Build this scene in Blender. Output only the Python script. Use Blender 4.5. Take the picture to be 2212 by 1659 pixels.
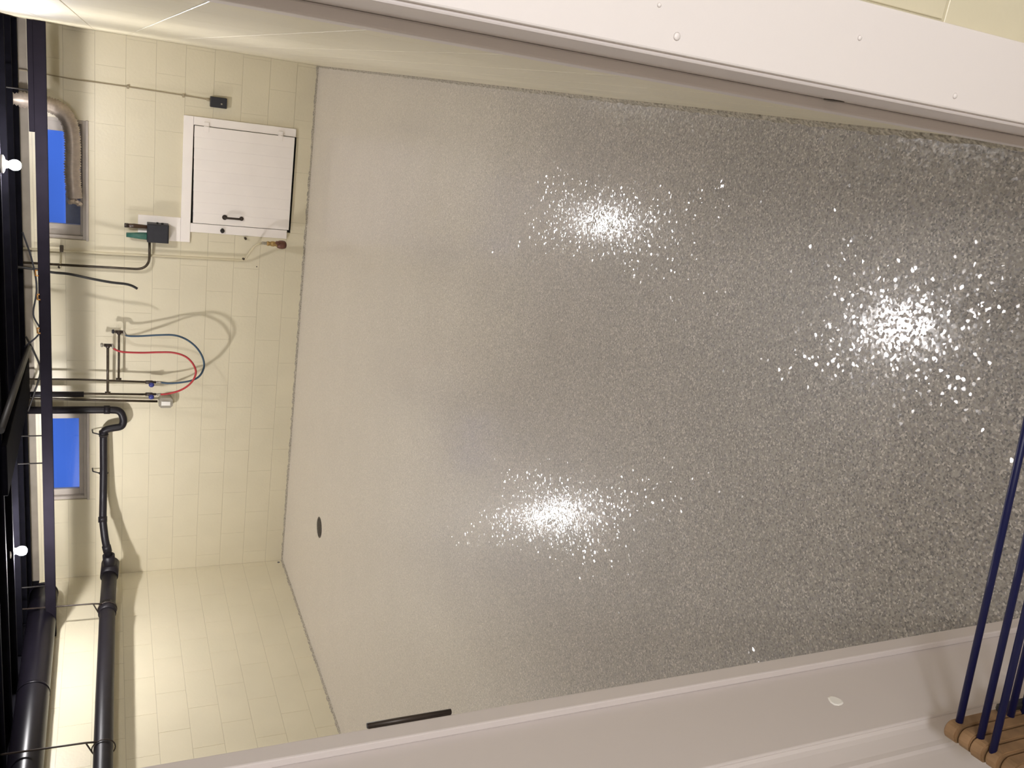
import bpy, bmesh, math, random
from mathutils import Vector, Matrix
random.seed(7)
for o in list(bpy.data.objects): bpy.data.objects.remove(o)
SC = bpy.context.scene
COL = SC.collection

# ------------------------------------------------------------------ camera (phone held sideways)
EYE = 1.491
YAW, PITCH, ROLL, FPX = -0.3425, 0.4374, 0.0030, 1866.93
cy, sy, cp, sp = math.cos(YAW), math.sin(YAW), math.cos(PITCH), math.sin(PITCH)
Fw = Vector((sy*cp, cy*cp, -sp)); R0 = Vector((cy, -sy, 0)); U0 = R0.cross(Fw)
Rt = R0*math.cos(ROLL) + U0*math.sin(ROLL); Up = -R0*math.sin(ROLL) + U0*math.cos(ROLL)
cam = bpy.data.objects.new('camera', bpy.data.cameras.new('camera'))
COL.objects.link(cam)
X, Y, Z = -Up, Rt, -Fw
cam.matrix_world = Matrix(((X.x, Y.x, Z.x, 0), (X.y, Y.y, Z.y, 0), (X.z, Y.z, Z.z, EYE), (0, 0, 0, 1)))
cam.data.sensor_fit = 'HORIZONTAL'; cam.data.sensor_width = 36.0
cam.data.lens = FPX/2212*36.0; cam.data.clip_start = 0.02
SC.camera = cam
SC.view_settings.view_transform = 'Standard'; SC.view_settings.look = 'None'
SC.view_settings.exposure = 0.0; SC.view_settings.gamma = 1.0
SC.view_settings.use_curve_mapping = False
SC.cycles.use_denoising = True

# ------------------------------------------------------------------ dusk sky (seen through the two windows)
world = bpy.data.worlds.new('dusk'); SC.world = world; world.use_nodes = True
wn = world.node_tree.nodes; wl = world.node_tree.links
bg = wn['Background']
tc = wn.new('ShaderNodeTexCoord'); nz = wn.new('ShaderNodeTexNoise'); nz.inputs['Scale'].default_value = 5.0
rp = wn.new('ShaderNodeValToRGB')
rp.color_ramp.elements[0].position = .35; rp.color_ramp.elements[0].color = (.055, .13, .50, 1)
rp.color_ramp.elements[1].position = .62; rp.color_ramp.elements[1].color = (.075, .19, .78, 1)
wl.new(tc.outputs['Generated'], nz.inputs['Vector']); wl.new(nz.outputs['Fac'], rp.inputs['Fac'])
wl.new(rp.outputs['Color'], bg.inputs['Color']); bg.inputs['Strength'].default_value = 1.15

BULB_STRENGTH = 1560.0
STAIR_LAMP = 66.0
# the stair light behind the photographer
sl = bpy.data.lights.new('stair_lamp', 'POINT'); sl.energy = STAIR_LAMP; sl.shadow_soft_size = .14
sl.color = (.95, .98, 1.04)
slo = bpy.data.objects.new('stair_light', sl); slo.location = (.45, -.92, 1.86); COL.objects.link(slo)

# ------------------------------------------------------------------ materials
def mat(name, color, rough=.5, spec=.5, metal=0.0, noise=0.0, nscale=20.0, bump=0.0, bscale=60.0, trans=0.0, coat=0.0):
    m = bpy.data.materials.new(name); m.use_nodes = True
    n, l = m.node_tree.nodes, m.node_tree.links
    b = n['Principled BSDF']
    b.inputs['Base Color'].default_value = (*color, 1); b.inputs['Roughness'].default_value = rough
    b.inputs['Specular IOR Level'].default_value = spec; b.inputs['Metallic'].default_value = metal
    b.inputs['Transmission Weight'].default_value = trans; b.inputs['Coat Weight'].default_value = coat
    co = n.new('ShaderNodeTexCoord')
    geo = n.new('ShaderNodeNewGeometry')
    if noise > 0:
        t = n.new('ShaderNodeTexNoise'); t.inputs['Scale'].default_value = nscale; t.inputs['Detail'].default_value = 4
        l.new(geo.outputs['Position'], t.inputs['Vector'])
        r = n.new('ShaderNodeValToRGB')
        r.color_ramp.elements[0].position = .3; r.color_ramp.elements[1].position = .7
        r.color_ramp.elements[0].color = (*[c*(1-noise) for c in color], 1)
        r.color_ramp.elements[1].color = (*[min(1, c*(1+noise)) for c in color], 1)
        l.new(t.outputs['Fac'], r.inputs['Fac']); l.new(r.outputs['Color'], b.inputs['Base Color'])
    if bump > 0:
        t = n.new('ShaderNodeTexNoise'); t.inputs['Scale'].default_value = bscale; t.inputs['Detail'].default_value = 5
        l.new(geo.outputs['Position'], t.inputs['Vector'])
        u = n.new('ShaderNodeBump'); u.inputs['Strength'].default_value = bump; u.inputs['Distance'].default_value = .004
        l.new(t.outputs['Fac'], u.inputs['Height']); l.new(u.outputs['Normal'], b.inputs['Normal'])
    return m

M = {}
M['block'] = mat('cream_wall_paint', (.725, .662, .49), .36, .5, noise=.035, nscale=2.5, bump=.25, bscale=55)
M['mortar'] = mat('cream_mortar_paint', (.60, .545, .40), .40, .5, bump=.2)
M['white'] = mat('white_trim_paint', (.86, .80, .78), .38, .45, bump=.10, bscale=30)
M['trim'] = mat('door_trim_paint', (.72, .655, .635), .40, .45, bump=.08, bscale=18)
M['hatch'] = mat('white_hatch_paint', (.95, .89, .83), .45, .4, noise=.02, nscale=5, bump=.08, bscale=40)
M['sash'] = mat('window_frame_paint', (.52, .47, .42), .45, .4, noise=.06, nscale=12)
M['black_joist'] = mat('black_ceiling_paint', (.004, .0038, .006), .9, .05, noise=.3, nscale=12)
M['beam'] = mat('dark_beam_paint', (.012, .010, .015), .8, .06, noise=.15, nscale=9)
M['black_pipe'] = mat('black_pipe_plastic', (.014, .012, .015), .42, .28, noise=.15, nscale=30)
M['brown_pipe'] = mat('dark_tarnished_pipe', (.060, .045, .028), .42, .4, metal=.2, noise=.3, nscale=40)
M['black'] = mat('matte_black', (.018, .016, .015), .5, .4)
M['bronze'] = mat('dark_bronze', (.05, .037, .030), .4, .5, metal=.3)
M['charcoal'] = mat('charcoal_box', (.026, .026, .032), .5, .4, noise=.1)
M['foil'] = mat('dull_foil_duct', (.55, .47, .40), .42, .5, metal=.35, noise=.15, nscale=30)
M['duct'] = mat('dark_round_duct_paint', (.006, .005, .008), .32, .25, noise=.12, nscale=15)
M['red_hose'] = mat('red_rubber', (.42, .03, .035), .45, .4)
M['blue_hose'] = mat('blue_rubber', (.035, .075, .12), .45, .4)
M['valve_blue'] = mat('blue_valve_handle', (.035, .045, .22), .4, .5)
M['chrome'] = mat('chrome_fitting', (.75, .75, .75), .2, .5, metal=1)
M['grey_box'] = mat('grey_outlet_box', (.36, .33, .27), .4, .5, metal=.3)
M['outlet'] = mat('white_outlet_face', (.80, .78, .72), .4)
M['brass'] = mat('aged_brass', (.42, .28, .11), .38, .5, metal=.6, noise=.2, nscale=60)
M['brass_red'] = mat('reddish_valve', (.16, .07, .05), .35, .5, metal=.4, noise=.2, nscale=80)
M['cream_pipe'] = mat('cream_painted_pipe', (.64, .57, .39), .4)
M['tan_conduit'] = mat('tan_wire_paint', (.36, .30, .20), .5)  # even tan paint of the thin conduit, its clamps and connector
M['wood'] = mat('rack_wood', (.27, .16, .082), .5, .35, noise=.25, nscale=35, bump=.1)
M['rod'] = mat('navy_rod_paint', (.007, .009, .062), .4, .35)
M['strip'] = mat('sill_plate_paint', (.30, .26, .21), .6, noise=.15, nscale=6)
M['porcelain'] = mat('white_porcelain', (.7, .68, .64), .3)
M['copper'] = mat('copper_clip', (.45, .22, .06), .4, metal=.5)
M['filler'] = mat('white_filler', (.95, .92, .88), .7)
M['concrete'] = mat('outdoor_concrete', (.18, .17, .17), .9, .2, noise=.2)
M['iron'] = mat('drain_iron', (.10, .085, .07), .5, .5, metal=.4, noise=.5, nscale=90)
M['deck'] = mat('dark_deck_board', (.006, .0055, .008), .9, .1)
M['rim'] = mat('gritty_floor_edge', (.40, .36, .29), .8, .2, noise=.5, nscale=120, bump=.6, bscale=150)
M['plain'] = mat('stair_side_paint', (.55, .50, .42), .6)
M['brown_glass'] = mat('brown_bottle_glass', (.045, .022, .012), .12, .5)

# pale green glass
m = mat('green_glass', (.10, .30, .24), .08, .5, trans=.55); M['green_glass'] = m
# window glass: clear thin pane
m = bpy.data.materials.new('window_glass'); m.use_nodes = True
n, l = m.node_tree.nodes, m.node_tree.links
for k in list(n):
    if k.type != 'OUTPUT_MATERIAL': n.remove(k)
out = [k for k in n if k.type == 'OUTPUT_MATERIAL'][0]
tr = n.new('ShaderNodeBsdfTransparent'); gl = n.new('ShaderNodeBsdfGlossy'); gl.inputs['Roughness'].default_value = .02
fr = n.new('ShaderNodeFresnel'); mx = n.new('ShaderNodeMixShader'); tr.inputs['Color'].default_value = (.92, .94, .96, 1)
l.new(fr.outputs[0], mx.inputs[0]); l.new(tr.outputs[0], mx.inputs[1]); l.new(gl.outputs[0], mx.inputs[2]); l.new(mx.outputs[0], out.inputs['Surface'])
M['glass'] = m

# lamp glass
m = bpy.data.materials.new('lit_bulb'); m.use_nodes = True
n, l = m.node_tree.nodes, m.node_tree.links; n.remove(n['Principled BSDF'])
em = n.new('ShaderNodeEmission'); em.inputs['Color'].default_value = (1.0, .965, .97, 1); em.inputs['Strength'].default_value = BULB_STRENGTH
l.new(em.outputs[0], [k for k in n if k.type == 'OUTPUT_MATERIAL'][0].inputs['Surface'])
M['lit'] = m

# epoxy floor: broadcast vinyl flakes under a clear glossy coat, each flake slightly tilted
m = bpy.data.materials.new('flake_epoxy_floor'); m.use_nodes = True
n, l = m.node_tree.nodes, m.node_tree.links; b = n['Principled BSDF']
geo = n.new('ShaderNodeNewGeometry')
v1 = n.new('ShaderNodeTexVoronoi'); v1.inputs['Scale'].default_value = 250; v1.inputs['Randomness'].default_value = 1
l.new(geo.outputs['Position'], v1.inputs['Vector'])
sep = n.new('ShaderNodeSeparateColor'); l.new(v1.outputs['Color'], sep.inputs[0])
r = n.new('ShaderNodeValToRGB'); r.color_ramp.interpolation = 'CONSTANT'
cols = [(0, (.055, .045, .042)), (.12, (.150, .126, .106)), (.34, (.225, .195, .156)), (.58, (.285, .252, .214)), (.80, (.18, .162, .160)), (.90, (.48, .43, .38))]
e = r.color_ramp.elements
e[0].position = 0; e[0].color = (*cols[0][1], 1); e[1].position = cols[1][0]; e[1].color = (*cols[1][1], 1)
for p_, c_ in cols[2:]:
    k = e.new(p_); k.color = (*c_, 1)
l.new(sep.outputs[0], r.inputs['Fac'])
# slow tone drift between broadcast passes
t2 = n.new('ShaderNodeTexNoise'); t2.inputs['Scale'].default_value = 3.0; t2.inputs['Detail'].default_value = 3
l.new(geo.outputs['Position'], t2.inputs['Vector'])
mr = n.new('ShaderNodeMapRange'); mr.inputs['From Min'].default_value = .3; mr.inputs['From Max'].default_value = .7
mr.inputs['To Min'].default_value = .92; mr.inputs['To Max'].default_value = 1.14
l.new(t2.outputs['Fac'], mr.inputs['Value'])
ml = n.new('ShaderNodeVectorMath'); ml.operation = 'SCALE'
l.new(r.outputs['Color'], ml.inputs[0]); l.new(mr.outputs['Result'], ml.inputs['Scale'])
l.new(ml.outputs['Vector'], b.inputs['Base Color'])
# tilt of each facet
v2 = n.new('ShaderNodeTexVoronoi'); v2.inputs['Scale'].default_value = 170
l.new(geo.outputs['Position'], v2.inputs['Vector'])
s1 = n.new('ShaderNodeVectorMath'); s1.operation = 'SUBTRACT'; s1.inputs[1].default_value = (.5, .5, .5)
l.new(v2.outputs['Color'], s1.inputs[0])
# heavier tails: multiply by length cubed-ish
ln = n.new('ShaderNodeVectorMath'); ln.operation = 'LENGTH'; l.new(s1.outputs['Vector'], ln.inputs[0])
pw = n.new('ShaderNodeMath'); pw.operation = 'POWER'; pw.inputs[1].default_value = 2.6; l.new(ln.outputs['Value'], pw.inputs[0])
s2 = n.new('ShaderNodeVectorMath'); s2.operation = 'SCALE'; l.new(s1.outputs['Vector'], s2.inputs[0]); l.new(pw.outputs[0], s2.inputs['Scale'])
s3 = n.new('ShaderNodeVectorMath'); s3.operation = 'MULTIPLY'; s3.inputs[1].default_value = (.42, .42, 0); l.new(s2.outputs['Vector'], s3.inputs[0])
ad = n.new('ShaderNodeVectorMath'); ad.operation = 'ADD'; l.new(s3.outputs['Vector'], ad.inputs[0]); l.new(geo.outputs['Normal'], ad.inputs[1])
nm = n.new('ShaderNodeVectorMath'); nm.operation = 'NORMALIZE'; l.new(ad.outputs['Vector'], nm.inputs[0])
b.inputs['Roughness'].default_value = .5; b.inputs['Specular IOR Level'].default_value = 1.0
b.inputs['Coat Weight'].default_value = 1.0; b.inputs['Coat IOR'].default_value = 1.75; b.inputs['Coat Roughness'].default_value = .095
b.inputs['Sheen Weight'].default_value = 1.0; b.inputs['Sheen Roughness'].default_value = .60; b.inputs['Sheen Tint'].default_value = (1.0, .93, .84, 1)
l.new(nm.outputs['Vector'], b.inputs['Coat Normal'])
M['floor'] = m

# ------------------------------------------------------------------ helpers
def link(name, me, material, parent=None, smooth=False):
    if material: me.materials.append(material)
    if smooth:
        for p_ in me.polygons: p_.use_smooth = True
    o = bpy.data.objects.new(name, me); COL.objects.link(o)
    if parent: o.parent = parent
    return o
def bm_obj(name, bm, material, parent=None, smooth=False):
    me = bpy.data.meshes.new(name); bm.normal_update(); bm.to_mesh(me); bm.free()
    return link(name, me, material, parent, smooth)
def tag(o, label, cat, group=None, kind=None):
    o['label'] = label; o['category'] = cat
    if group: o['group'] = group
    if kind: o['kind'] = kind
    return o
def struct(o, label=None):
    o['kind'] = 'structure'
    if label: o['label'] = label
    return o
def empty(name, loc=(0, 0, 0)):
    o = bpy.data.objects.new(name, None); COL.objects.link(o); o.empty_display_size = .05
    return o
def add_box(bm, x0, x1, y0, y1, z0, z1, bev=0.0, seg=1):
    t = bmesh.new()
    bmesh.ops.create_cube(t, size=1)
    for v in t.verts:
        v.co = Vector(((x0+x1)/2+v.co.x*(x1-x0), (y0+y1)/2+v.co.y*(y1-y0), (z0+z1)/2+v.co.z*(z1-z0)))
    if bev > 0: bmesh.ops.bevel(t, geom=t.edges[:], offset=bev, segments=seg, affect='EDGES', profile=.5)
    me = bpy.data.meshes.new('t'); t.to_mesh(me); t.free(); bm.from_mesh(me); bpy.data.meshes.remove(me)
def box(name, x0, x1, y0, y1, z0, z1, material, parent=None, bev=0.0, seg=2):
    bm = bmesh.new(); add_box(bm, x0, x1, y0, y1, z0, z1, bev, seg)
    return bm_obj(name, bm, material, parent)
def spline(pts, n_=8):
    P = [Vector(p_) for p_ in pts]; out = []
    for i in range(len(P)-1):
        a = P[i-1] if i else P[i]*2-P[i+1]; b_, c = P[i], P[i+1]; d = P[i+2] if i+2 < len(P) else P[i+1]*2-P[i]
        for k in range(n_):
            t = k/n_
            out.append(.5*((2*b_)+(c-a)*t+(2*a-5*b_+4*c-d)*t*t+(3*b_-a-3*c+d)*t**3))
    out.append(P[-1]); return out
def add_tube(bm, pts, rad, seg=12, caps=True):
    P = [Vector(p_) for p_ in pts]; N = len(P)
    rr = rad if callable(rad) else (lambda i, n: rad)
    T = []
    for i in range(N):
        t = (P[min(i+1, N-1)]-P[max(i-1, 0)]).normalized(); T.append(t)
    u = T[0].orthogonal().normalized(); rings = []
    for i in range(N):
        u = (u - T[i]*u.dot(T[i])).normalized(); w = T[i].cross(u)
        # keep true thickness through corners
        q = rr(i, N)
        rings.append([bm.verts.new(P[i]+(u*math.cos(2*math.pi*k/seg)+w*math.sin(2*math.pi*k/seg))*q) for k in range(seg)])
    for i in range(N-1):
        for k in range(seg):
            f = bm.faces.new((rings[i][k], rings[i][(k+1) % seg], rings[i+1][(k+1) % seg], rings[i+1][k])); f.smooth = True
    if caps:
        bm.faces.new(rings[0][::-1]); bm.faces.new(rings[-1])
def tube(name, pts, rad, material, parent=None, seg=12):
    bm = bmesh.new(); add_tube(bm, pts, rad, seg); return bm_obj(name, bm, material, parent)
def bend(pts, r, n_=6):
    """polyline with rounded corners of radius r"""
    P = [Vector(p_) for p_ in pts]; out = [P[0]]
    for i in range(1, len(P)-1):
        a = (P[i-1]-P[i]); c = (P[i+1]-P[i]); q = min(r, a.length*.49, c.length*.49)
        A = P[i]+a.normalized()*q; B = P[i]+c.normalized()*q
        for k in range(n_+1):
            t = k/n_; out.append(A*(1-t)**2+P[i]*2*t*(1-t)+B*t*t)
    out.append(P[-1]); return out
def add_lathe(bm, prof, org, axis='Z', seg=20):
    rings = []
    for (r_, h_) in prof:
        ring = []
        for k in range(seg):
            a = 2*math.pi*k/seg; c, s = math.cos(a)*r_, math.sin(a)*r_
            v = {'Z': (c, s, h_), 'Y': (c, h_, s), 'X': (h_, c, s)}[axis]
            ring.append(bm.verts.new(Vector(org)+Vector(v)))
        rings.append(ring)
    for i in range(len(rings)-1):
        for k in range(seg):
            f = bm.faces.new((rings[i][k], rings[i][(k+1) % seg], rings[i+1][(k+1) % seg], rings[i+1][k])); f.smooth = True
    bm.faces.new(rings[0][::-1]); bm.faces.new(rings[-1])
    bmesh.ops.recalc_face_normals(bm, faces=bm.faces[:])
def lathe(name, prof, org, material, parent=None, axis='Z', seg=20):
    bm = bmesh.new(); add_lathe(bm, prof, org, axis, seg); return bm_obj(name, bm, material, parent)

# ------------------------------------------------------------------ room dimensions
D, XL, XR = 7.232, -4.342, .067        # back wall, left wall, right wall planes
FY0, FY1 = .658, .800                  # wall with the doorway
CEIL = 2.05                            # underside of the joists
COURSE, Z0 = .2032, .159
WIN1 = (-1.436, -.560, 1.636, 1.950)   # right-hand window opening
WIN2 = (-3.608, -2.829, 1.638, 1.950)  # left-hand window opening
HATCH = (-1.262, -.495, .132, .905)

def subtract(rects, hole):
    out = []
    hx0, hx1, hz0, hz1 = hole
    for (x0, x1, z0, z1) in rects:
        if x1 <= hx0 or x0 >= hx1 or z1 <= hz0 or z0 >= hz1: out.append((x0, x1, z0, z1)); continue
        if x0 < hx0: out.append((x0, hx0, z0, z1))
        if x1 > hx1: out.append((hx1, x1, z0, z1))
        a, c = max(x0, hx0), min(x1, hx1)
        if z0 < hz0: out.append((a, c, z0, hz0))
        if z1 > hz1: out.append((a, c, hz1, z1))
    return out
_bl = {}
def block_mesh(w, h, dep, material):
    key = (round(w, 4), round(h, 4), dep, material.name)
    if key in _bl: return _bl[key]
    bm = bmesh.new()
    e1 = .0007
    # face outward is local -Y at y=0, body goes to +dep ; the front arris is eased
    f0 = [(e1, 0, e1), (w-e1, 0, e1), (w-e1, 0, h-e1), (e1, 0, h-e1)]
    f1 = [(0, e1, 0), (w, e1, 0), (w, e1, h), (0, e1, h)]
    f2 = [(0, dep, 0), (w, dep, 0), (w, dep, h), (0, dep, h)]
    R = [[bm.verts.new(c) for c in f] for f in (f0, f1, f2)]
    bm.faces.new(R[0])
    for A, B in ((R[0], R[1]), (R[1], R[2])):
        for k in range(4): bm.faces.new((A[k], B[k], B[(k+1) % 4], A[(k+1) % 4]))
    me = bpy.data.meshes.new('block'); bm.to_mesh(me); bm.free(); me.materials.append(material)
    _bl[key] = me; return me
JG = .0018                             # half joint
def lay_blocks(parent, length, top, place, holes=(), start=0.0, phase=0, dep=.03, material=None):
    """running bond of 16 x 8 inch blocks in wall coordinates s (along), z"""
    k = -1
    while True:
        z0 = max(0.0, Z0+k*COURSE); z1 = min(top, Z0+(k+1)*COURSE)
        if z0 >= top-.02: break
        s = start-.4064+(.2032 if (k+phase) % 2 else 0)
        while s < length:
            a, c = max(s, 0), min(s+.4064, length)
            if c-a > .02:
                for (x0, x1, y0, y1) in (lambda q: q)(_cut([(a, c, z0, z1)], holes)):
                    gx0 = x0+(JG*.45 if abs(x0-s) < 1e-6 else 0.0005); gx1 = x1-(JG*.45 if abs(x1-s-.4064) < 1e-6 else .0005)
                    gz0 = y0+(JG if y0 > .001 and abs(y0-z0) < 1e-6 else 0.0); gz1 = y1-(JG if abs(y1-z1) < 1e-6 else 0)
                    if gx1-gx0 < .012 or gz1-gz0 < .012: continue
                    o = bpy.data.objects.new('block', block_mesh(gx1-gx0, gz1-gz0, dep, material or M['block']))
                    COL.objects.link(o); o.parent = parent
                    o.matrix_basis = place(gx0, gz0)
            s += .4064
        k += 1
def _cut(r, holes):
    for h in holes: r = subtract(r, h)
    return r

# ------------------------------------------------------------------ floor
fl = struct(box('floor', XL-.15, 1.45, -1.7, D+.15, -.1, 0, M['floor']), 'glossy grey and tan flake epoxy floor')

# ------------------------------------------------------------------ back wall with openings
def slab_pieces(bm, rects, y0, y1):
    for (x0, x1, z0, z1) in rects: add_box(bm, x0, x1, y0, y1, z0, z1)
WTOP = 2.008
bm = bmesh.new()
slab_pieces(bm, _cut([(XL-.15, XR+.15, -.1, WTOP)], (WIN1, WIN2, HATCH)), D+.0018, D+.20)
wb = struct(bm_obj('wall_back', bm, M['mortar']), 'cream painted concrete block wall')
L0 = XL
lay_blocks(wb, XR-XL, WTOP, lambda s, z: Matrix.Translation((L0+s, D, z)),
           holes=[(h[0]-L0, h[1]-L0, h[2], h[3]) for h in (WIN1, WIN2, HATCH)], start=.12)
struct(box('trim_1', XL-.1, XR+.1, D+.01, D+.19, WTOP, 2.26, M['strip']), 'sill plate on top of the back wall')

# left wall : block faces look to +X
bm = bmesh.new(); add_box(bm, XL-.2, XL-.0018, FY1-.1, D+.2, -.1, WTOP)
wlft = struct(bm_obj('wall_left', bm, M['mortar']), 'cream painted block wall at the far left')
def place_left(s, z):   # local x -> +Y , local y(depth) -> -X
    return Matrix(((0, -1, 0, XL), (1, 0, 0, FY1+s), (0, 0, 1, z), (0, 0, 0, 1)))
lay_blocks(wlft, D-FY1, WTOP, place_left, start=.07, phase=1)
struct(box('trim_2', XL-.19, XL-.012, FY1, D+.15, WTOP, 2.26, M['deck']), 'sill plate on top of the left wall')
# right wall : faces look to -X
bm = bmesh.new(); add_box(bm, XR+.0018, XR+.2, FY1-.0, D+.2, -.1, WTOP)
wr = struct(bm_obj('wall_right', bm, M['mortar']), 'cream glossy block wall seen edge on')
def place_right(s, z):  # local x -> -Y , depth -> +X
    return Matrix(((0, 1, 0, XR), (-1, 0, 0, D-s), (0, 0, 1, z), (0, 0, 0, 1)))
lay_blocks(wr, D-FY1-.003, WTOP, place_right, start=.18)
struct(box('trim_3', XR+.012, XR+.19, FY1, D+.15, WTOP, 2.26, M['strip']), 'sill plate on top of the right wall')

# wall with the doorway (camera side)
DOOR = (-.745, .0745, -.2, 1.99)
bm = bmesh.new()
slab_pieces(bm, _cut([(XL-.2, 1.45, -.1, 2.05)], (DOOR,)), FY0+.0018, FY1)
wf = struct(bm_obj('wall_front', bm, M['mortar']), 'cream block wall around the doorway')
F0 = -1.75
lay_blocks(wf, 1.40-F0, 2.04, lambda s, z: Matrix.Translation((F0+s, FY0, z+.0)),
           holes=[(DOOR[0]-F0, DOOR[1]-F0, DOOR[2], DOOR[3])], start=.26, phase=1)

# enclosure of the stair foot behind the photographer
struct(box('wall_stair_left', -1.90, -1.75, -1.7, FY0, 0, 2.3, M['plain']))
struct(box('wall_stair_right', 1.40, 1.55, -1.7, FY0, 0, 2.3, M['plain']))
struct(box('wall_stair_back', -1.90, 1.55, -1.85, -1.7, 0, 2.3, M['plain']))

# gritty edge where flakes ride up the walls
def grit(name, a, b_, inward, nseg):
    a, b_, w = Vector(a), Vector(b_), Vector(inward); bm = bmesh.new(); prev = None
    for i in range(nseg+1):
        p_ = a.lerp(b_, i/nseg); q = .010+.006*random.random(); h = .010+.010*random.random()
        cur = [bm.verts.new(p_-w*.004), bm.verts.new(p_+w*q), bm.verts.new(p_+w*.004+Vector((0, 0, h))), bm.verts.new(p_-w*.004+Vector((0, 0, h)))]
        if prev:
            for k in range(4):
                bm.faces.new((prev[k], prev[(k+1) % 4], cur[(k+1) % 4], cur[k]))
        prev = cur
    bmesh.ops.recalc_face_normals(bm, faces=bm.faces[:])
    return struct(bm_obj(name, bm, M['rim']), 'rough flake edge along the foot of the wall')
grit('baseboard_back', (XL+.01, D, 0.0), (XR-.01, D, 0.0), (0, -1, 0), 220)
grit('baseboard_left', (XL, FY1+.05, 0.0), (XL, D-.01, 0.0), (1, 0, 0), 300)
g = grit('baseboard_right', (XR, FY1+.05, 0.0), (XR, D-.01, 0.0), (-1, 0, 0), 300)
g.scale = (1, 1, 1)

# a chip low in the far corner and a screw left in the back wall
bm = bmesh.new(); vs = [(math.cos(2*math.pi*k/9)*.016*(1+.3*math.sin(k*2.3)), math.sin(2*math.pi*k/9)*.013*(1+.3*math.cos(k*1.7))) for k in range(9)]
A = [bm.verts.new((XL-.0005, D-.035+v[0], .042+v[1])) for v in vs]; B = [bm.verts.new((XL+.0012, D-.035+v[0]*.8, .042+v[1]*.8)) for v in vs]
bm.faces.new(B)
for k in range(9): bm.faces.new((A[k], A[(k+1) % 9], B[(k+1) % 9], B[k]))
bmesh.ops.recalc_face_normals(bm, faces=bm.faces[:])
bm_obj('chipped_paint', bm, M['concrete'], wlft)
tube('screw', [(-1.560, D+.001, .384), (-1.560, D-.006, .384)], .0045, M['bronze'], wb, 8)

# ------------------------------------------------------------------ ceiling
ce = struct(box('ceiling', XL-.2, XR+.2, FY1, D+.15, 2.262, 2.33, M['deck']), 'black painted basement ceiling')
struct(box('ceiling_stair', -1.9, 1.55, -1.85, FY1, 2.3, 2.36, M['plain']))
jme = None
for k in range(-11, 4):
    yj = 5.80+k*.4157
    if yj < .95 or yj > 7.15: continue
    o = box('joist', XL, XR, yj-.02, yj+.02, CEIL, 2.262, M['black_joist'], ce) if jme is None else None
    if jme is None: jme = o.data; base = yj
    else:
        o = bpy.data.objects.new('joist', jme); COL.objects.link(o); o.parent = ce; o.location = (0, yj-base, 0)

# hanging beam in front of the windows
bt = empty('ceiling_beam')
tag(bt, 'long dark horizontal beam hung below the joists in front of both windows', 'beam')
box('bar', XL+.002, XR-.002, 6.385, 6.425, 1.843, 1.913, M['beam'], bt, .003)
box('packing_board', -.600, XR-.003, 6.387, 6.423, 1.9135, 1.945, M['beam'], bt, .002)
for xh in (-2.682, -2.894, -.35, -3.9):
    tube('hanger', [(xh, 6.405, 1.905), (xh, 6.405, 2.24)], .005, M['black'], bt, 6)
for i, (xc, zc) in enumerate(((-1.504, 1.913), (-1.667, 1.905), (-1.901, 1.909))):
    bm = bmesh.new(); add_tube(bm, [(xc+.018, 6.375, zc), (xc+.018, 6.375, zc+.010), (xc+.018, 6.38, zc+.014), (xc-.018, 6.38, zc+.014), (xc-.018, 6.375, zc+.010), (xc-.018, 6.375, zc-.004)], .005, 6)
    bm_obj('copper_clip', bm, M['copper'], bt)

# cables stapled along the joists and sagging behind the beam
def cable(label, pts, r, mt, seg=8, name='cable', cat='cable', group=None, smooth=8):
    o = tube(name, spline(pts, smooth), r, mt, None, seg); tag(o, label, cat, group); return o
cable('dark cable draped behind the beam above the copper clips', [(-1.35, 6.95, 2.04), (-1.55, 6.95, 1.985), (-1.75, 6.95, 1.96), (-1.95, 6.95, 1.985), (-2.08, 6.95, 1.945), (-2.2, 6.95, 2.045)], .006, M['charcoal'])
cable('black cable sagging behind the beam beside the thin water pipes', [(-2.15, 7.05, 2.045), (-2.28, 7.05, 1.99), (-2.42, 7.05, 1.955), (-2.6, 7.05, 2.0), (-2.75, 7.05, 2.045)], .007, M['black'])

# ------------------------------------------------------------------ windows
def window(name, op, pane, label):
    x0, x1, z0, z1 = op; px0, px1, pz0 = pane
    w = empty(name); struct(w, label)
    bm = bmesh.new()   # outer casing around the opening
    for (a, b_, c, d) in ((x0, x1, z0, z0+.030), (x0, x0+.028, z0+.030, z1), (x1-.028, x1, z0+.030, z1), (x0+.028, x1-.028, z1-.02, z1)):
        add_box(bm, a+.001, b_-.001, D+.012, D+.085, c, d, .002)
    bm_obj('window_frame', bm, M['sash'], w)
    bm = bmesh.new()   # inner sash
    s0, s1, sz = x0+.028, x1-.028, z0+.030
    for (a, b_, c, d) in ((s0, s1, sz, pz0), (s0, px0, pz0, z1-.045), (px1, s1, pz0, z1-.045), (s0, s1, z1-.045, z1-.02)):
        add_box(bm, a, b_, D+.045, D+.08, c, d, .002)
    bm_obj('sash', bm, M['sash'], w)
    bm = bmesh.new(); add_box(bm, px0-.005, px1+.005, D+.060, D+.064, pz0-.004, z1-.04); bm_obj('window_pane', bm, M['glass'], w)
    bm = bmesh.new(); add_box(bm, x0-.004, x1+.004, D-.012, D+.012, z0-.012, z0+.008, .003); bm_obj('window_sill', bm, M['sash'], w)
    return w
window('window_1', WIN1, (-1.330, -.655, 1.682), 'basement window behind the flexible duct, blue dusk outside')
window('window_2', WIN2, (-3.528, -2.900, 1.703), 'basement window beside the drain trap, blue dusk outside')
# concrete kerb of the window well outside the right-hand window
struct(box('ground_outside', -1.62, -1.16, D+.42, D+.60, 1.2, 1.795, M['concrete']), 'dark kerb outside the window')

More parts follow.
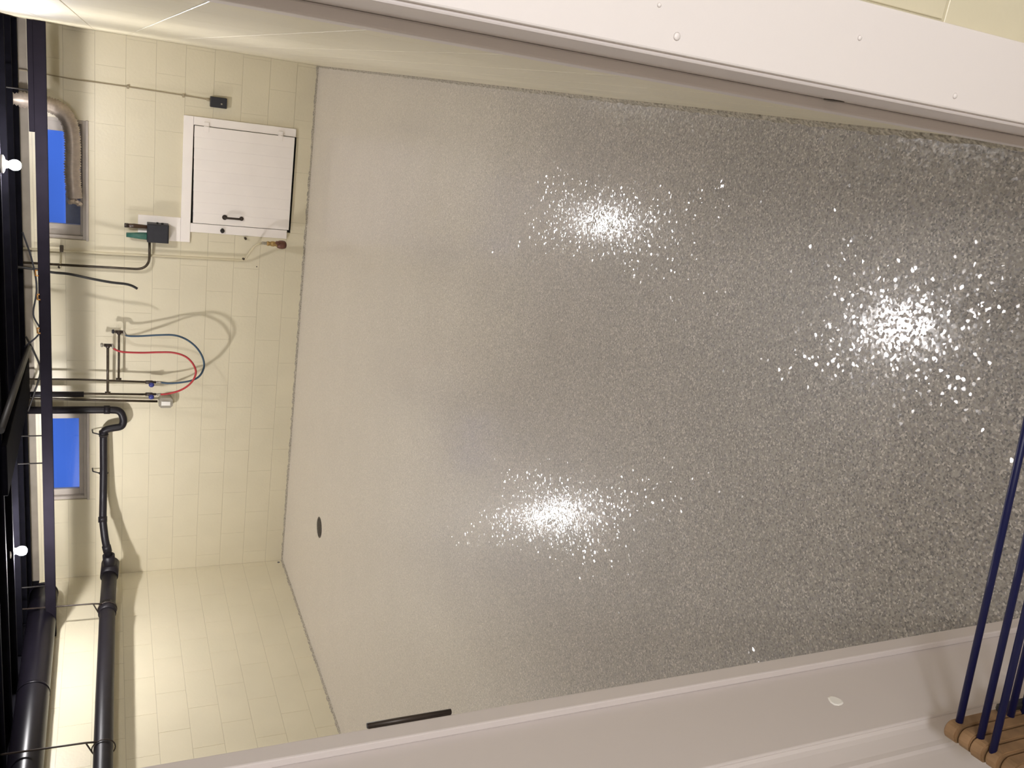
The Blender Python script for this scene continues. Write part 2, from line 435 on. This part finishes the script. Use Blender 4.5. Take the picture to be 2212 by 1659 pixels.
# ------------------------------------------------------------------ bulbs
bp = [(-.745, 5.828, 1.982, 'lit bare bulb on the ceiling above the access hatch side'),
      (-3.264, 5.824, 2.008, 'lit bare bulb on the ceiling near the big round duct'),
      (-.739, 2.921, 1.990, 'lit bare bulb overhead, mirrored brightest in the near floor'),
      (-3.262, 2.921, 1.995, '')]
labels = ['lit bare ceiling bulb nearest the flexible foil duct', 'lit bare ceiling bulb nearest the left wall and round duct', 'lit bare bulb just overhead whose glare shows in the near floor', 'lit bare bulb hidden past the left side of the doorway']
for i, (x, y, z, _) in enumerate(bp):
    t = empty('ceiling_bulb'); tag(t, labels[i], 'lamp', 'bare ceiling bulbs')
    prof = [(.002, -.034), (.012, -.032), (.022, -.026), (.029, -.014), (.031, 0), (.028, .013), (.020, .026), (.014, .036)]
    mm = M['lit'].copy(); mm.node_tree.nodes['Emission'].inputs['Strength'].default_value = BULB_STRENGTH*(.72, 1.24, .80, .62)[i]
    lathe('bulb', prof, (x, y, z), mm, t, seg=14)
    zt = z+.036
    lathe('lamp_socket', [(.019, 0), (.021, .002), (.024, .012), (.040, .016), (.052, .022), (.052, max(.03, CEIL-zt+.006)-.001)], (x, y, zt-.001), M['porcelain'], t, seg=20)

# ------------------------------------------------------------------ access hatch (white door low on the back wall)
h = empty('access_hatch'); tag(h, 'white plank access hatch with black pull handle on the back wall', 'hatch')
box('header_board', -1.392, -.430, D-.020, D-.001, .908, .978, M['hatch'], h, .002)
box('right_stile', -.492, -.430, D-.020, D-.001, .142, .907, M['hatch'], h, .002)
box('left_stile', -1.309, -1.240, D-.020, D-.001, .162, .907, M['hatch'], h, .002)
box('dark_recess', -1.262, -.495, D+.03, D+.05, .132, .905, M['black'], h)
dr = empty('door'); dr.parent = h
nb = 9; bw = (.737)/nb
for i in range(nb):
    x0 = -1.234+i*bw; o = box('plank', x0+.0001, x0+bw-.0001, D-.028, D-.008, .151, .900-.010*(1-i/(nb-1)), M['hatch'], dr, .0004, 1)
for zc in (.815, .262):
    bm = bmesh.new(); add_box(bm, -.535, -.462, D-.032, D-.026, zc-.018, zc+.018, .001); add_tube(bm, [(-.4945, D-.033, zc-.020), (-.4945, D-.033, zc+.020)], .004, 8)
    bm_obj('hinge', bm, M['hatch'], dr)
bm = bmesh.new()
add_tube(bm, bend([(-1.172, D-.026, .650), (-1.172, D-.058, .650), (-1.172, D-.058, .532), (-1.172, D-.026, .532)], .018), .0085, 10)
add_lathe(bm, [(.020, 0), (.020, .004), (.012, .008)], (-1.172, D-.033, .655), 'Y', 14)
add_lathe(bm, [(.017, 0), (.017, .004), (.010, .008)], (-1.172, D-.033, .527), 'Y', 14)
bm_obj('handle', bm, M['bronze'], dr)
bm = bmesh.new(); add_lathe(bm, [(.010, 0), (.017, -.004), (.017, -.014), (.008, -.020)], (-1.281, D-.020, .668), 'Y', 14); add_box(bm, -1.300, -1.262, D-.030, D-.020, .661, .675, .001)
bm_obj('latch', bm, M['black'], h)

# backing board above the header
bo = box('backing_board', -1.392, -1.205, D-.018, D-.001, .979, 1.285, M['hatch'], None, .002)
tag(bo, 'small white board on the wall behind the black electrical box', 'board')
# electrical box
eb = empty('electrical_box'); tag(eb, 'black square electrical box mounted on the white board over the hatch', 'box')
box('box_body', -1.398, -1.255, 7.125, D-.018, 1.068, 1.222, M['charcoal'], eb, .004)
box('box_cover', -1.392, -1.261, 7.117, 7.127, 1.074, 1.216, M['charcoal'], eb, .003)
bm = bmesh.new(); add_lathe(bm, [(.008, 0), (.008, .012)], (-1.2545, 7.15, 1.150), 'X', 10); add_lathe(bm, [(.010, 0), (.010, .010)], (-1.2545, 7.15, 1.115), 'X', 10)
bm_obj('knockout_knob', bm, M['black'], eb)
# bottles on top of the box
gb = lathe('green_glass', [(.026, 0), (.028, .004), (.026, .05), (.021, .10), (.018, .145), (.014, .145), (.016, .10), (.020, .03), (.015, .01)], (-1.357, 7.160, 1.2225), M['green_glass'], seg=20)
tag(gb, 'green tinted drinking glass standing on the black electrical box', 'glass')
bb = empty('brown_bottle'); tag(bb, 'slim dark brown bottle standing on the black electrical box', 'bottle')
lathe('bottle_body', [(.012, 0), (.014, .003), (.016, .05), (.018, .09), (.016, .125), (.014, .13)], (-1.285, 7.160, 1.2225), M['brown_glass'], bb, seg=16)
lathe('cap', [(.017, 0), (.017, .026), (.014, .029)], (-1.285, 7.160, 1.3525), M['bronze'], bb, seg=16)

# conduit up from the box
cd = empty('electrical_conduit'); tag(cd, 'black conduit curving from the electrical box up to the ceiling', 'conduit')
tube('conduit_pipe', bend([(-1.403, 7.175, 1.203), (-1.622, 7.175, 1.200), (-1.619, 7.175, 2.2)], .12, 10), .0095, M['brown_pipe'], cd, 10)
tube('clamp', [(-1.495, D-.006, 1.812), (-1.60, D-.010, 1.816), (-1.612, 7.172, 1.816), (-1.632, 7.172, 1.816), (-1.650, D-.006, 1.818)], .006, M['cream_pipe'], cd, 6)
tube('bolt', [(-1.648, D-.0, 1.826), (-1.648, D-.022, 1.826)], .010, M['brown_pipe'], cd, 8)
cable('loose black cable hanging free with a curled end beside the conduit', [(-1.60, 6.97, 2.2), (-1.615, 6.97, 1.98), (-1.633, 6.97, 1.863), (-1.640, 6.97, 1.749), (-1.668, 6.97, 1.596), (-1.687, 6.97, 1.471), (-1.694, 6.97, 1.377), (-1.706, 6.97, 1.328), (-1.727, 6.97, 1.290)], .0095, M['black'])
# conduit and dark box on the right
sb = empty('switch_box'); tag(sb, 'small dark rectangular box near the hatch fed by thin tan conduit', 'box')
box('box_body', -.346, -.270, 7.187, D-.002, .676, .796, M['charcoal'], sb, .004)
bm = bmesh.new(); add_lathe(bm, [(.007, 0), (.007, -.008), (.004, -.010)], (-.315, 7.188, .715), 'Y', 10); bm_obj('switch', bm, M['grey_box'], sb)
lathe('connector', [(.011, 0), (.011, .018), (.007, .028)], (-.297, 7.208, .796), M['tan_conduit'], sb, seg=10)
tn = empty('thin_conduit'); tag(tn, 'thin tan conduit running up the right end of the back wall', 'conduit')
tube('conduit_pipe', spline([(-.297, 7.215, .82), (-.292, 7.215, .947), (-.284, 7.215, 1.363), (-.282, 7.215, 1.70), (-.275, 7.215, 1.846), (-.262, 7.215, 2.2)], 5), .0042, M['tan_conduit'], tn, 8)
for zc, xc in ((1.365, -.284), (.985, -.2925)):
    box('clamp', xc-.013, xc+.013, 7.207, D-.001, zc-.008, zc+.008, M['tan_conduit'], tn, .002)

# cream painted water pipe ending in a brass boiler valve
cpipe = empty('cream_water_pipe'); tag(cpipe, 'cream painted water pipe down the wall ending above the brass tap', 'pipe')
tube('pipe_run', bend([(-1.519, 7.205, 2.2), (-1.519, 7.205, 1.60), (-1.506, 7.205, .50), (-1.487, 7.190, .478), (-1.36, 7.10, .43), (-1.336, 7.10, .375)], .03, 5), .0085, M['cream_pipe'], cpipe, 10)
box('clamp', -1.528, -1.482, 7.195, D-.001, 1.795, 1.82, M['brown_pipe'], cpipe, .003)
tube('plug', [(-1.492, 7.195, .500), (-1.492, 7.178, .497)], .009, M['brown_pipe'], cpipe, 8)
tube('wall_bolt', [(-1.330, D, .487), (-1.330, D-.035, .487)], .010, M['brown_pipe'], cpipe, 8)
tp = empty('brass_tap'); tag(tp, 'brass tap with reddish round handle low beside the hatch', 'tap')
lathe('threaded_neck', [(.009, .375), (.013, .372), (.013, .366), (.010, .364), (.013, .360), (.013, .354), (.010, .350), (.013, .345), (.014, .335)], (-1.336, 7.10, 0), M['grey_box'], tp, seg=14)
lathe('tap_body', [(.015, .337), (.018, .330), (.018, .318), (.014, .312), (.020, .300), (.022, .285), (.018, .270), (.020, .262), (.023, .255)], (-1.337, 7.10, 0), M['brass'], tp, seg=18)
bm = bmesh.new(); add_lathe(bm, [(.020, .256), (.028, .250), (.034, .236), (.036, .214), (.033, .196), (.024, .184), (.012, .180)], (-1.340, 7.10, 0), 'Z', 8)
bm_obj('handle', bm, M['brass_red'], tp)
lathe('spout', [(.010, 0), (.012, -.028), (.014, -.030), (.014, -.040)], (-1.318, 7.085, .262), M['brass_red'], tp, axis='Y', seg=12)

# ------------------------------------------------------------------ laundry supply
def supply(name, label, xp, xa, za, valve, r, py):
    t = empty(name); tag(t, label, 'pipe', None)
    tube('riser', [(xp, py, 2.24), (xp, py, 1.7), (valve[0]+.012, py, valve[2]+.035)], r, M['brown_pipe'], t, 10)
    tube('arm', [(xp+.004, py, za), (xa-.012, py, za)], r*1.1, M['brown_pipe'], t, 10)
    bm = bmesh.new(); add_lathe(bm, [(r*1.5, -.02), (r*1.5, .02)], (xp+.003, py, za), 'Z', 12); bm_obj('tee', bm, M['brown_pipe'], t)
    # boiler drain at the arm's tip
    bm = bmesh.new(); add_lathe(bm, [(.014, -.012), (.017, -.006), (.017, .010), (.012, .016)], (xa-.006, py, za), 'X', 12)
    add_tube(bm, [(xa+.002, py, za+.028), (xa+.002, py, za-.030)], .012, 12); bm_obj('tap_body', bm, M['bronze'], t)
    lathe('tap_handle', [(.007, 0), (.016, .006), (.018, .014), (.012, .022)], (xa+.003, py, za+.030), M['charcoal'] if 'cold' in label else M['grey_box'], t, seg=10)
    # lower stop valve with blue handle
    vx, vy, vz = valve
    lathe('valve_body', [(.011, .045), (.015, .040), (.015, -.005), (.010, -.015), (.010, -.035), (.007, -.038)], (vx+.010, vy+.01, vz), M['bronze'], t, seg=12)
    bm = bmesh.new(); add_lathe(bm, [(.006, 0), (.019, -.010), (.022, -.020), (.018, -.030), (.006, -.034)], (vx-.003, vy, vz), 'Y', 9)
    bm_obj('valve_handle', bm, M['valve_blue'], t)['label'] = 'blue round handle'
    lathe('nozzle', [(.007, -.036), (.0085, -.037), (.0085, -.052), (.006, -.054)], (vx+.010, vy+.01, vz), M['chrome'], t, seg=10)
    return t
supply('cold_water_pipe', 'dark cold water pipe with the lower side arm and blue valve handle', -2.519, -2.124, 1.413, (-2.550, 7.132, 1.172), .0075, 7.142)
hp = supply('hot_water_pipe', 'dark hot water pipe with the higher side arm and blue valve handle', -2.628, -2.228, 1.492, (-2.648, 7.115, 1.172), .009, 7.116)
tube('insulation', [(-2.634, 7.116, 2.22), (-2.634, 7.116, 1.662)], lambda i, n_: .022, M['black_pipe'], hp, 12)
def hose(label, pts, mt):
    t = empty('washing_machine_hose'); tag(t, label, 'hose', 'looped washing machine hoses')
    sp_ = spline(pts, 8); tube('hose_line', sp_, .0078, mt, t, 10)
    for a, b_ in ((sp_[0], sp_[2]), (sp_[-1], sp_[-3])):
        d = (b_-a).normalized(); tube('coupling', [a-d*.012, a+d*.022], .0105, M['grey_box'], t, 10)
hose('blue hose looping between the cold pipe arm and its valve', [(-2.126, 7.142, 1.378), (-2.152, 7.14, 1.355), (-2.150, 7.130, 1.270), (-2.132, 7.110, 1.136), (-2.120, 7.080, 1.018), (-2.142, 7.060, 0.932), (-2.197, 7.040, 0.855), (-2.269, 7.025, 0.805), (-2.346, 7.020, 0.785), (-2.417, 7.030, 0.799), (-2.472, 7.050, 0.835), (-2.511, 7.080, 0.903), (-2.538, 7.110, 1.024), (-2.540, 7.140, 1.117)], M['blue_hose'])
hose('red hose looping between the hot pipe arm and its valve', [(-2.228, 7.116, 1.460), (-2.254, 7.116, 1.448), (-2.271, 7.108, 1.410), (-2.273, 7.090, 1.353), (-2.258, 7.040, 1.238), (-2.236, 6.990, 1.122), (-2.225, 6.950, 1.023), (-2.248, 6.930, 0.938), (-2.302, 6.920, 0.882), (-2.373, 6.925, 0.855), (-2.449, 6.950, 0.869), (-2.519, 6.990, 0.909), (-2.584, 7.050, 0.973), (-2.623, 7.090, 1.058), (-2.638, 7.120, 1.119)], M['red_hose'])
# outlet box
ob = empty('outlet_box'); tag(ob, 'grey metal outlet box with white receptacle below the dark riser', 'outlet')
bm = bmesh.new()
c = .018; x0, x1, z0, z1 = -2.772, -2.684, 1.004, 1.112; y0, y1 = 7.160, D-.002
pl = [(x0+c, z0), (x1-c, z0), (x1, z0+c), (x1, z1-c), (x1-c, z1), (x0+c, z1), (x0, z1-c), (x0, z0+c)]
a_ = [bm.verts.new((p_[0], y0, p_[1])) for p_ in pl]; b2 = [bm.verts.new((p_[0], y1, p_[1])) for p_ in pl]
bm.faces.new(a_); bm.faces.new(b2[::-1])
for k in range(8): bm.faces.new((a_[k], b2[k], b2[(k+1) % 8], a_[(k+1) % 8]))
bmesh.ops.recalc_face_normals(bm, faces=bm.faces[:]); bm_obj('box_body', bm, M['grey_box'], ob)
box('receptacle', -2.750, -2.712, 7.152, 7.162, 1.022, 1.092, M['outlet'], ob, .003)
rc = empty('riser_conduit'); tag(rc, 'dark straight conduit between the hot pipe and drain pipe', 'conduit')
tube('conduit_pipe', [(-2.697, 7.195, 2.24), (-2.700, 7.195, 1.88), (-2.712, 7.195, 1.60), (-2.727, 7.195, 1.12)], .0095, M['brown_pipe'], rc, 10)

# ------------------------------------------------------------------ drain pipe with trap
dp = empty('drain_pipe'); tag(dp, 'black drain pipe with curved trap crossing below the left window', 'pipe')
path = bend([(-2.781, 7.16, 2.24), (-2.784, 7.16, 1.50), (-2.789, 7.16, 1.398), (-2.868, 7.15, 1.372), (-2.925, 7.14, 1.385), (-2.935, 7.14, 1.46), (-2.950, 7.14, 1.520), (-3.04, 7.14, 1.522), (-3.30, 7.12, 1.520), (-3.52, 7.08, 1.523), (-3.68, 6.99, 1.526), (-3.83, 6.91, 1.508), (-3.95, 6.87, 1.48)], .05, 6)
tube('drain_line', path, .029, M['black_pipe'], dp, 16)
for a, b_ in (((-2.783, 7.16, 1.52), (-2.784, 7.16, 1.475)), ((-2.960, 7.14, 1.521), (-3.005, 7.14, 1.522)), ((-3.66, 7.003, 1.526), (-3.70, 6.98, 1.526)), ((-3.87, 6.895, 1.500), (-3.92, 6.88, 1.488))):
    tube('coupling', [a, b_], .034, M['black_pipe'], dp, 16)
for xc in (-2.985, -3.328):
    bm = bmesh.new(); add_tube(bm, [(xc, D, 1.605), (xc, 7.17, 1.60), (xc, 7.135, 1.556)], .005, 6)
    add_tube(bm, [Vector((xc, 7.13+.033*math.cos(t*math.pi/8), 1.521+.033*math.sin(t*math.pi/8))) for t in range(17)], .004, 6, False)
    bm_obj('strap', bm, M['black'], dp)
bs = empty('soil_pipe'); tag(bs, 'thick black soil pipe running along the left wall on straps', 'pipe')
tube('pipe_run', [(-4.085, 6.93, 1.470), (-4.15, 6.50, 1.487), (-4.15, 5.37, 1.505), (-4.15, 3.0, 1.53), (-4.15, 1.0, 1.55)], .057, M['black_pipe'], bs, 24)
tube('hub', [(-4.075, 6.965, 1.468), (-4.107, 6.80, 1.477)], .068, M['black_pipe'], bs, 24)
tube('tee_branch', [(-4.085, 6.88, 1.473), (-3.945, 6.87, 1.482)], .046, M['black_pipe'], bs, 20)
tube('collar', [(-4.15, 6.44, 1.489), (-4.15, 6.33, 1.491)], .064, M['black_pipe'], bs, 24)
for yy, zz in ((6.395, 1.49), (4.85, 1.509)):
    bm = bmesh.new()
    ring = [Vector((-4.15+.067*math.cos(t*math.pi/12), yy, zz+.067*math.sin(t*math.pi/12))) for t in range(25)]
    add_tube(bm, ring, .004, 6, False)
    add_tube(bm, [(-4.15+.055, yy, zz+.04), (-4.088, yy, zz+.10), (-4.075, yy, 2.2)], .006, 8)
    add_tube(bm, [(-4.15-.02, yy, zz+.064), (-4.088, yy, zz+.10)], .005, 8)
    bm_obj('strap', bm, M['bronze'], bs)
rd = empty('round_duct'); tag(rd, 'large dark round duct under the ceiling along the left wall', 'duct')
bm = bmesh.new()
add_tube(bm, [(-4.205, 6.80, 1.947), (-4.205, 6.5, 1.945), (-4.205, 5.2, 1.940), (-4.205, 3.6, 1.935), (-4.205, 1.0, 1.93)], .100, 32)
bm_obj('duct_run', bm, M['duct'], rd)
for yy, zz in ((6.78, 1.947), (5.55, 1.941), (4.45, 1.938)):
    tube('seam_ring', [(-4.205, yy-.012, zz), (-4.205, yy+.012, zz)], .1025, M['duct'], rd, 32)
# flat brace between the joists
o = tube('diagonal_pipe', [(-2.226, 7.02, 2.026), (-2.10, 5.10, 2.026)], .020, M['black'], None, 10)
tag(o, 'black pipe running under the joists towards the camera', 'pipe')
bm = bmesh.new(); add_box(bm, -2.60, -2.28, 5.3, 6.95, 2.020, 2.048, .004)
o = bm_obj('flat_duct', bm, M['black_joist']); tag(o, 'flat black duct fixed under the joists above the water pipes', 'duct')

# ------------------------------------------------------------------ flexible foil dryer duct
fd = empty('flexible_duct'); tag(fd, 'crumpled flexible foil duct hanging in front of the right window', 'duct')
pts = spline([(-.45, 7.05, 2.24), (-.455, 7.06, 2.05), (-.463, 7.08, 1.90), (-.495, 7.10, 1.80), (-.565, 7.115, 1.748), (-.66, 7.12, 1.728), (-.784, 7.12, 1.724), (-.916, 7.12, 1.728), (-1.03, 7.12, 1.722), (-1.105, 7.12, 1.716)], 14)
tube('duct_run', pts, lambda i, n_: .052+.0048*(1 if i % 2 else -1)+.002*math.sin(i*.9), M['foil'], fd, 22)
bm = bmesh.new()
rnd = random.Random(3)
for k in range(7):
    a = k*.9; q = Vector((-1.105-.02*rnd.random()-.02, 7.12+.030*math.cos(a), 1.716+.030*math.sin(a)))
    bmesh.ops.create_icosphere(bm, subdivisions=1, radius=.022+.008*rnd.random(), matrix=Matrix.Translation(q) @ Matrix.Scale(.8, 4, Vector((1, 0, 0))))
bm_obj('crumpled_end', bm, M['foil'], fd)['label'] = 'pinched shut crumpled foil end'

# ------------------------------------------------------------------ floor drain
fdn = empty('floor_drain'); tag(fdn, 'round dark floor drain near the far left corner', 'drain')
DX, DY = -3.307, 5.947
lathe('rim', [(.082, -.004), (.082, .0022), (.076, .003), (.070, .0015), (.070, -.003)], (DX, DY, 0), M['iron'], fdn, seg=32)
bm = bmesh.new()
for k in range(-3, 4):
    w_ = math.sqrt(.068**2-(k*.019)**2); add_box(bm, DX-w_, DX+w_, DY+k*.019-.0045, DY+k*.019+.0045, .0004, .0026)
bm_obj('grate', bm, M['iron'], fdn)
lathe('drain_hole', [(.069, .0002), (.069, .0009)], (DX, DY, 0), M['black'], fdn, seg=32)

# ------------------------------------------------------------------ doorway frame
df = empty('door_1'); struct(df, 'white painted door frame without its door')
JR, JL = .0545, -.7290
YC = .645
# jamb boards
box('jamb', JR, .0745, YC+.004, FY1, 0, 1.975, M['trim'], df, .002)['label'] = 'right jamb board'
jl = box('jamb', -.745, JL, YC+.004, FY1, 0, 1.975, M['trim'], df, .002); jl['label'] = 'left jamb board'
box('jamb', JL-.016, JR+.02, YC+.004, FY1, 1.975, 1.99, M['trim'], df, .001)['label'] = 'head jamb board'
box('door_stop', JR-.0115, JR, .757, FY1+.001, 0, 1.975, M['trim'], df, .002)
box('door_stop', JL, JL+.0115, .777, FY1+.001, 0, 1.975, M['trim'], df, .002)
def casing(x_in, x_out, zt):
    """moulded casing, x_in at the opening"""
    s = 1 if x_out > x_in else -1
    prof = [(0, 0), (0, -.010), (.004, -.0125), (.012, -.0135), (.040, -.0135), (.052, -.0115), (.058, -.0135), (.068, -.0135), (abs(x_out-x_in)-.003, -.010), (abs(x_out-x_in), -.006), (abs(x_out-x_in), 0)]
    bm = bmesh.new()
    A = [bm.verts.new((x_in+s*p_[0], FY0+p_[1], 0)) for p_ in prof]; B = [bm.verts.new((x_in+s*p_[0], FY0+p_[1], zt)) for p_ in prof]
    for k in range(len(prof)-1): bm.faces.new((A[k], A[k+1], B[k+1], B[k]))
    bm.faces.new((A[-1], A[0], B[0], B[-1])); bm.faces.new(A); bm.faces.new(B[::-1])
    bmesh.ops.recalc_face_normals(bm, faces=bm.faces[:])
    return bm
prof_flat = bmesh.new(); add_box(prof_flat, .0585, .1320, YC-.001, FY0, 0, 2.03, .002, 2)
bm_obj('casing', prof_flat, M['white'], df)['label'] = 'flat white casing right of the opening'
bm_obj('casing', casing(-.732, -.865, 2.03), M['trim'], df)['label'] = 'moulded casing left of the opening'
box('casing', -.865, .132, YC-.001, FY0, 1.985, 2.03, M['white'], df, .002)['label'] = 'head casing'
# dents in the paint
for (x, z, r_) in ((.072, 1.071, .0035), (.102, .879, .0025), (.071, .741, .003), (.092, 1.093, .002)):
    bm = bmesh.new(); add_lathe(bm, [(r_, 0), (r_*.7, -.0012), (r_*.2, -.0016)], (x, YC-.001, z), 'Y', 10); bm_obj('nail_filler', bm, M['white'], df)
bm = bmesh.new(); add_tube(bm, [(JL+.0120, FY1+.005, 1.106), (JL+.0120, FY1+.005, 1.212)], .0034, 8)
add_box(bm, JL+.0095, JL+.0125, FY1+.0012, FY1+.006, 1.107, 1.211)
bm_obj('hinge', bm, M['bronze'], df)['label'] = 'dark hinge on the left jamb'
bm = bmesh.new(); add_box(bm, JR-.0008, JR+.001, .744, .757, .783, .800)
bm_obj('strike_plate', bm, M['bronze'], df)
bm = bmesh.new()
vs = []
for k in range(11):
    a = 2*math.pi*k/11; q = .0100*(1+.08*math.sin(3*a+1)+.04*math.cos(2*a)); vs.append((math.cos(a)*q, math.sin(a)*q*1.15))
A = [bm.verts.new((JL+.0002, .711+v[0], .556+v[1])) for v in vs]; B = [bm.verts.new((JL+.0014, .711+v[0]*.8, .556+v[1]*.8)) for v in vs]
bm.faces.new(B)
for k in range(11): bm.faces.new((A[k], A[(k+1) % 11], B[(k+1) % 11], B[k]))
bmesh.ops.recalc_face_normals(bm, faces=bm.faces[:])
bm_obj('filler_patch', bm, M['filler'], df)['label'] = 'white dab of filler'

# ------------------------------------------------------------------ folded drying rack at lower left
rk = empty('drying_rack'); tag(rk, 'folded wooden drying rack with navy blue rods beside the doorway', 'rack')
U_ = Vector((.993, .117, 0))           # rod direction
V_ = Vector((-.117, .993, 0))
def leg(c0, w, t, z0, z1, name='leg'):
    """upright bar with a rounded top; width w along U_, thickness t along V_"""
    bm = bmesh.new(); c0 = Vector(c0); n_ = 8
    prof = [(-w/2, z0)]+[(-w/2+w*(.5-.5*math.cos(math.pi*k/n_)), z1-w/2+(w/2)*math.sin(math.pi*k/n_)) for k in range(n_+1)]+[(w/2, z0)]
    A = [bm.verts.new(c0+U_*a+V_*(t/2)+Vector((0, 0, z))) for a, z in prof]; B = [bm.verts.new(c0+U_*a-V_*(t/2)+Vector((0, 0, z))) for a, z in prof]
    bm.faces.new(A); bm.faces.new(B[::-1])
    for k in range(len(prof)): bm.faces.new((A[k], B[k], B[(k+1) % len(prof)], A[(k+1) % len(prof)]))
    bmesh.ops.recalc_face_normals(bm, faces=bm.faces[:])
    bmesh.ops.bevel(bm, geom=[e_ for e_ in bm.edges if e_.calc_face_angle(0) > 1.0], offset=.0015, segments=2, affect='EDGES')
    return bm_obj(name, bm, M['wood'], rk)
for (x, y, zt, w, t) in ((-.690, .583, .494, .026, .017), (-.6895, .564, .490, .027, .017), (-.688, .545, .492, .027, .017), (-.687, .526, .488, .027, .017), (-.687, .507, .484, .027, .017)):
    leg((x, y, 0), w, t, .0, zt)
    leg((x+.62*.993, y+.62*.117, 0), w, t, .0, zt)
for (x, y, z, L_) in ((-.690, .583, .478, .64), (-.690, .551, .478, .64), (-.690, .530, .481, .64), (-.662, .562, .414, .60), (-.690, .575, .36, .64), (-.690, .545, .33, .64)):
    a = Vector((x, y, z)); tube('rod', [a, a+U_*L_], .0047, M['rod'], rk, 12)
bm = bmesh.new(); add_box(bm, -.676, -.664, .578, .590, .26, .405, .003); bm_obj('pivot_bracket', bm, M['black'], rk)
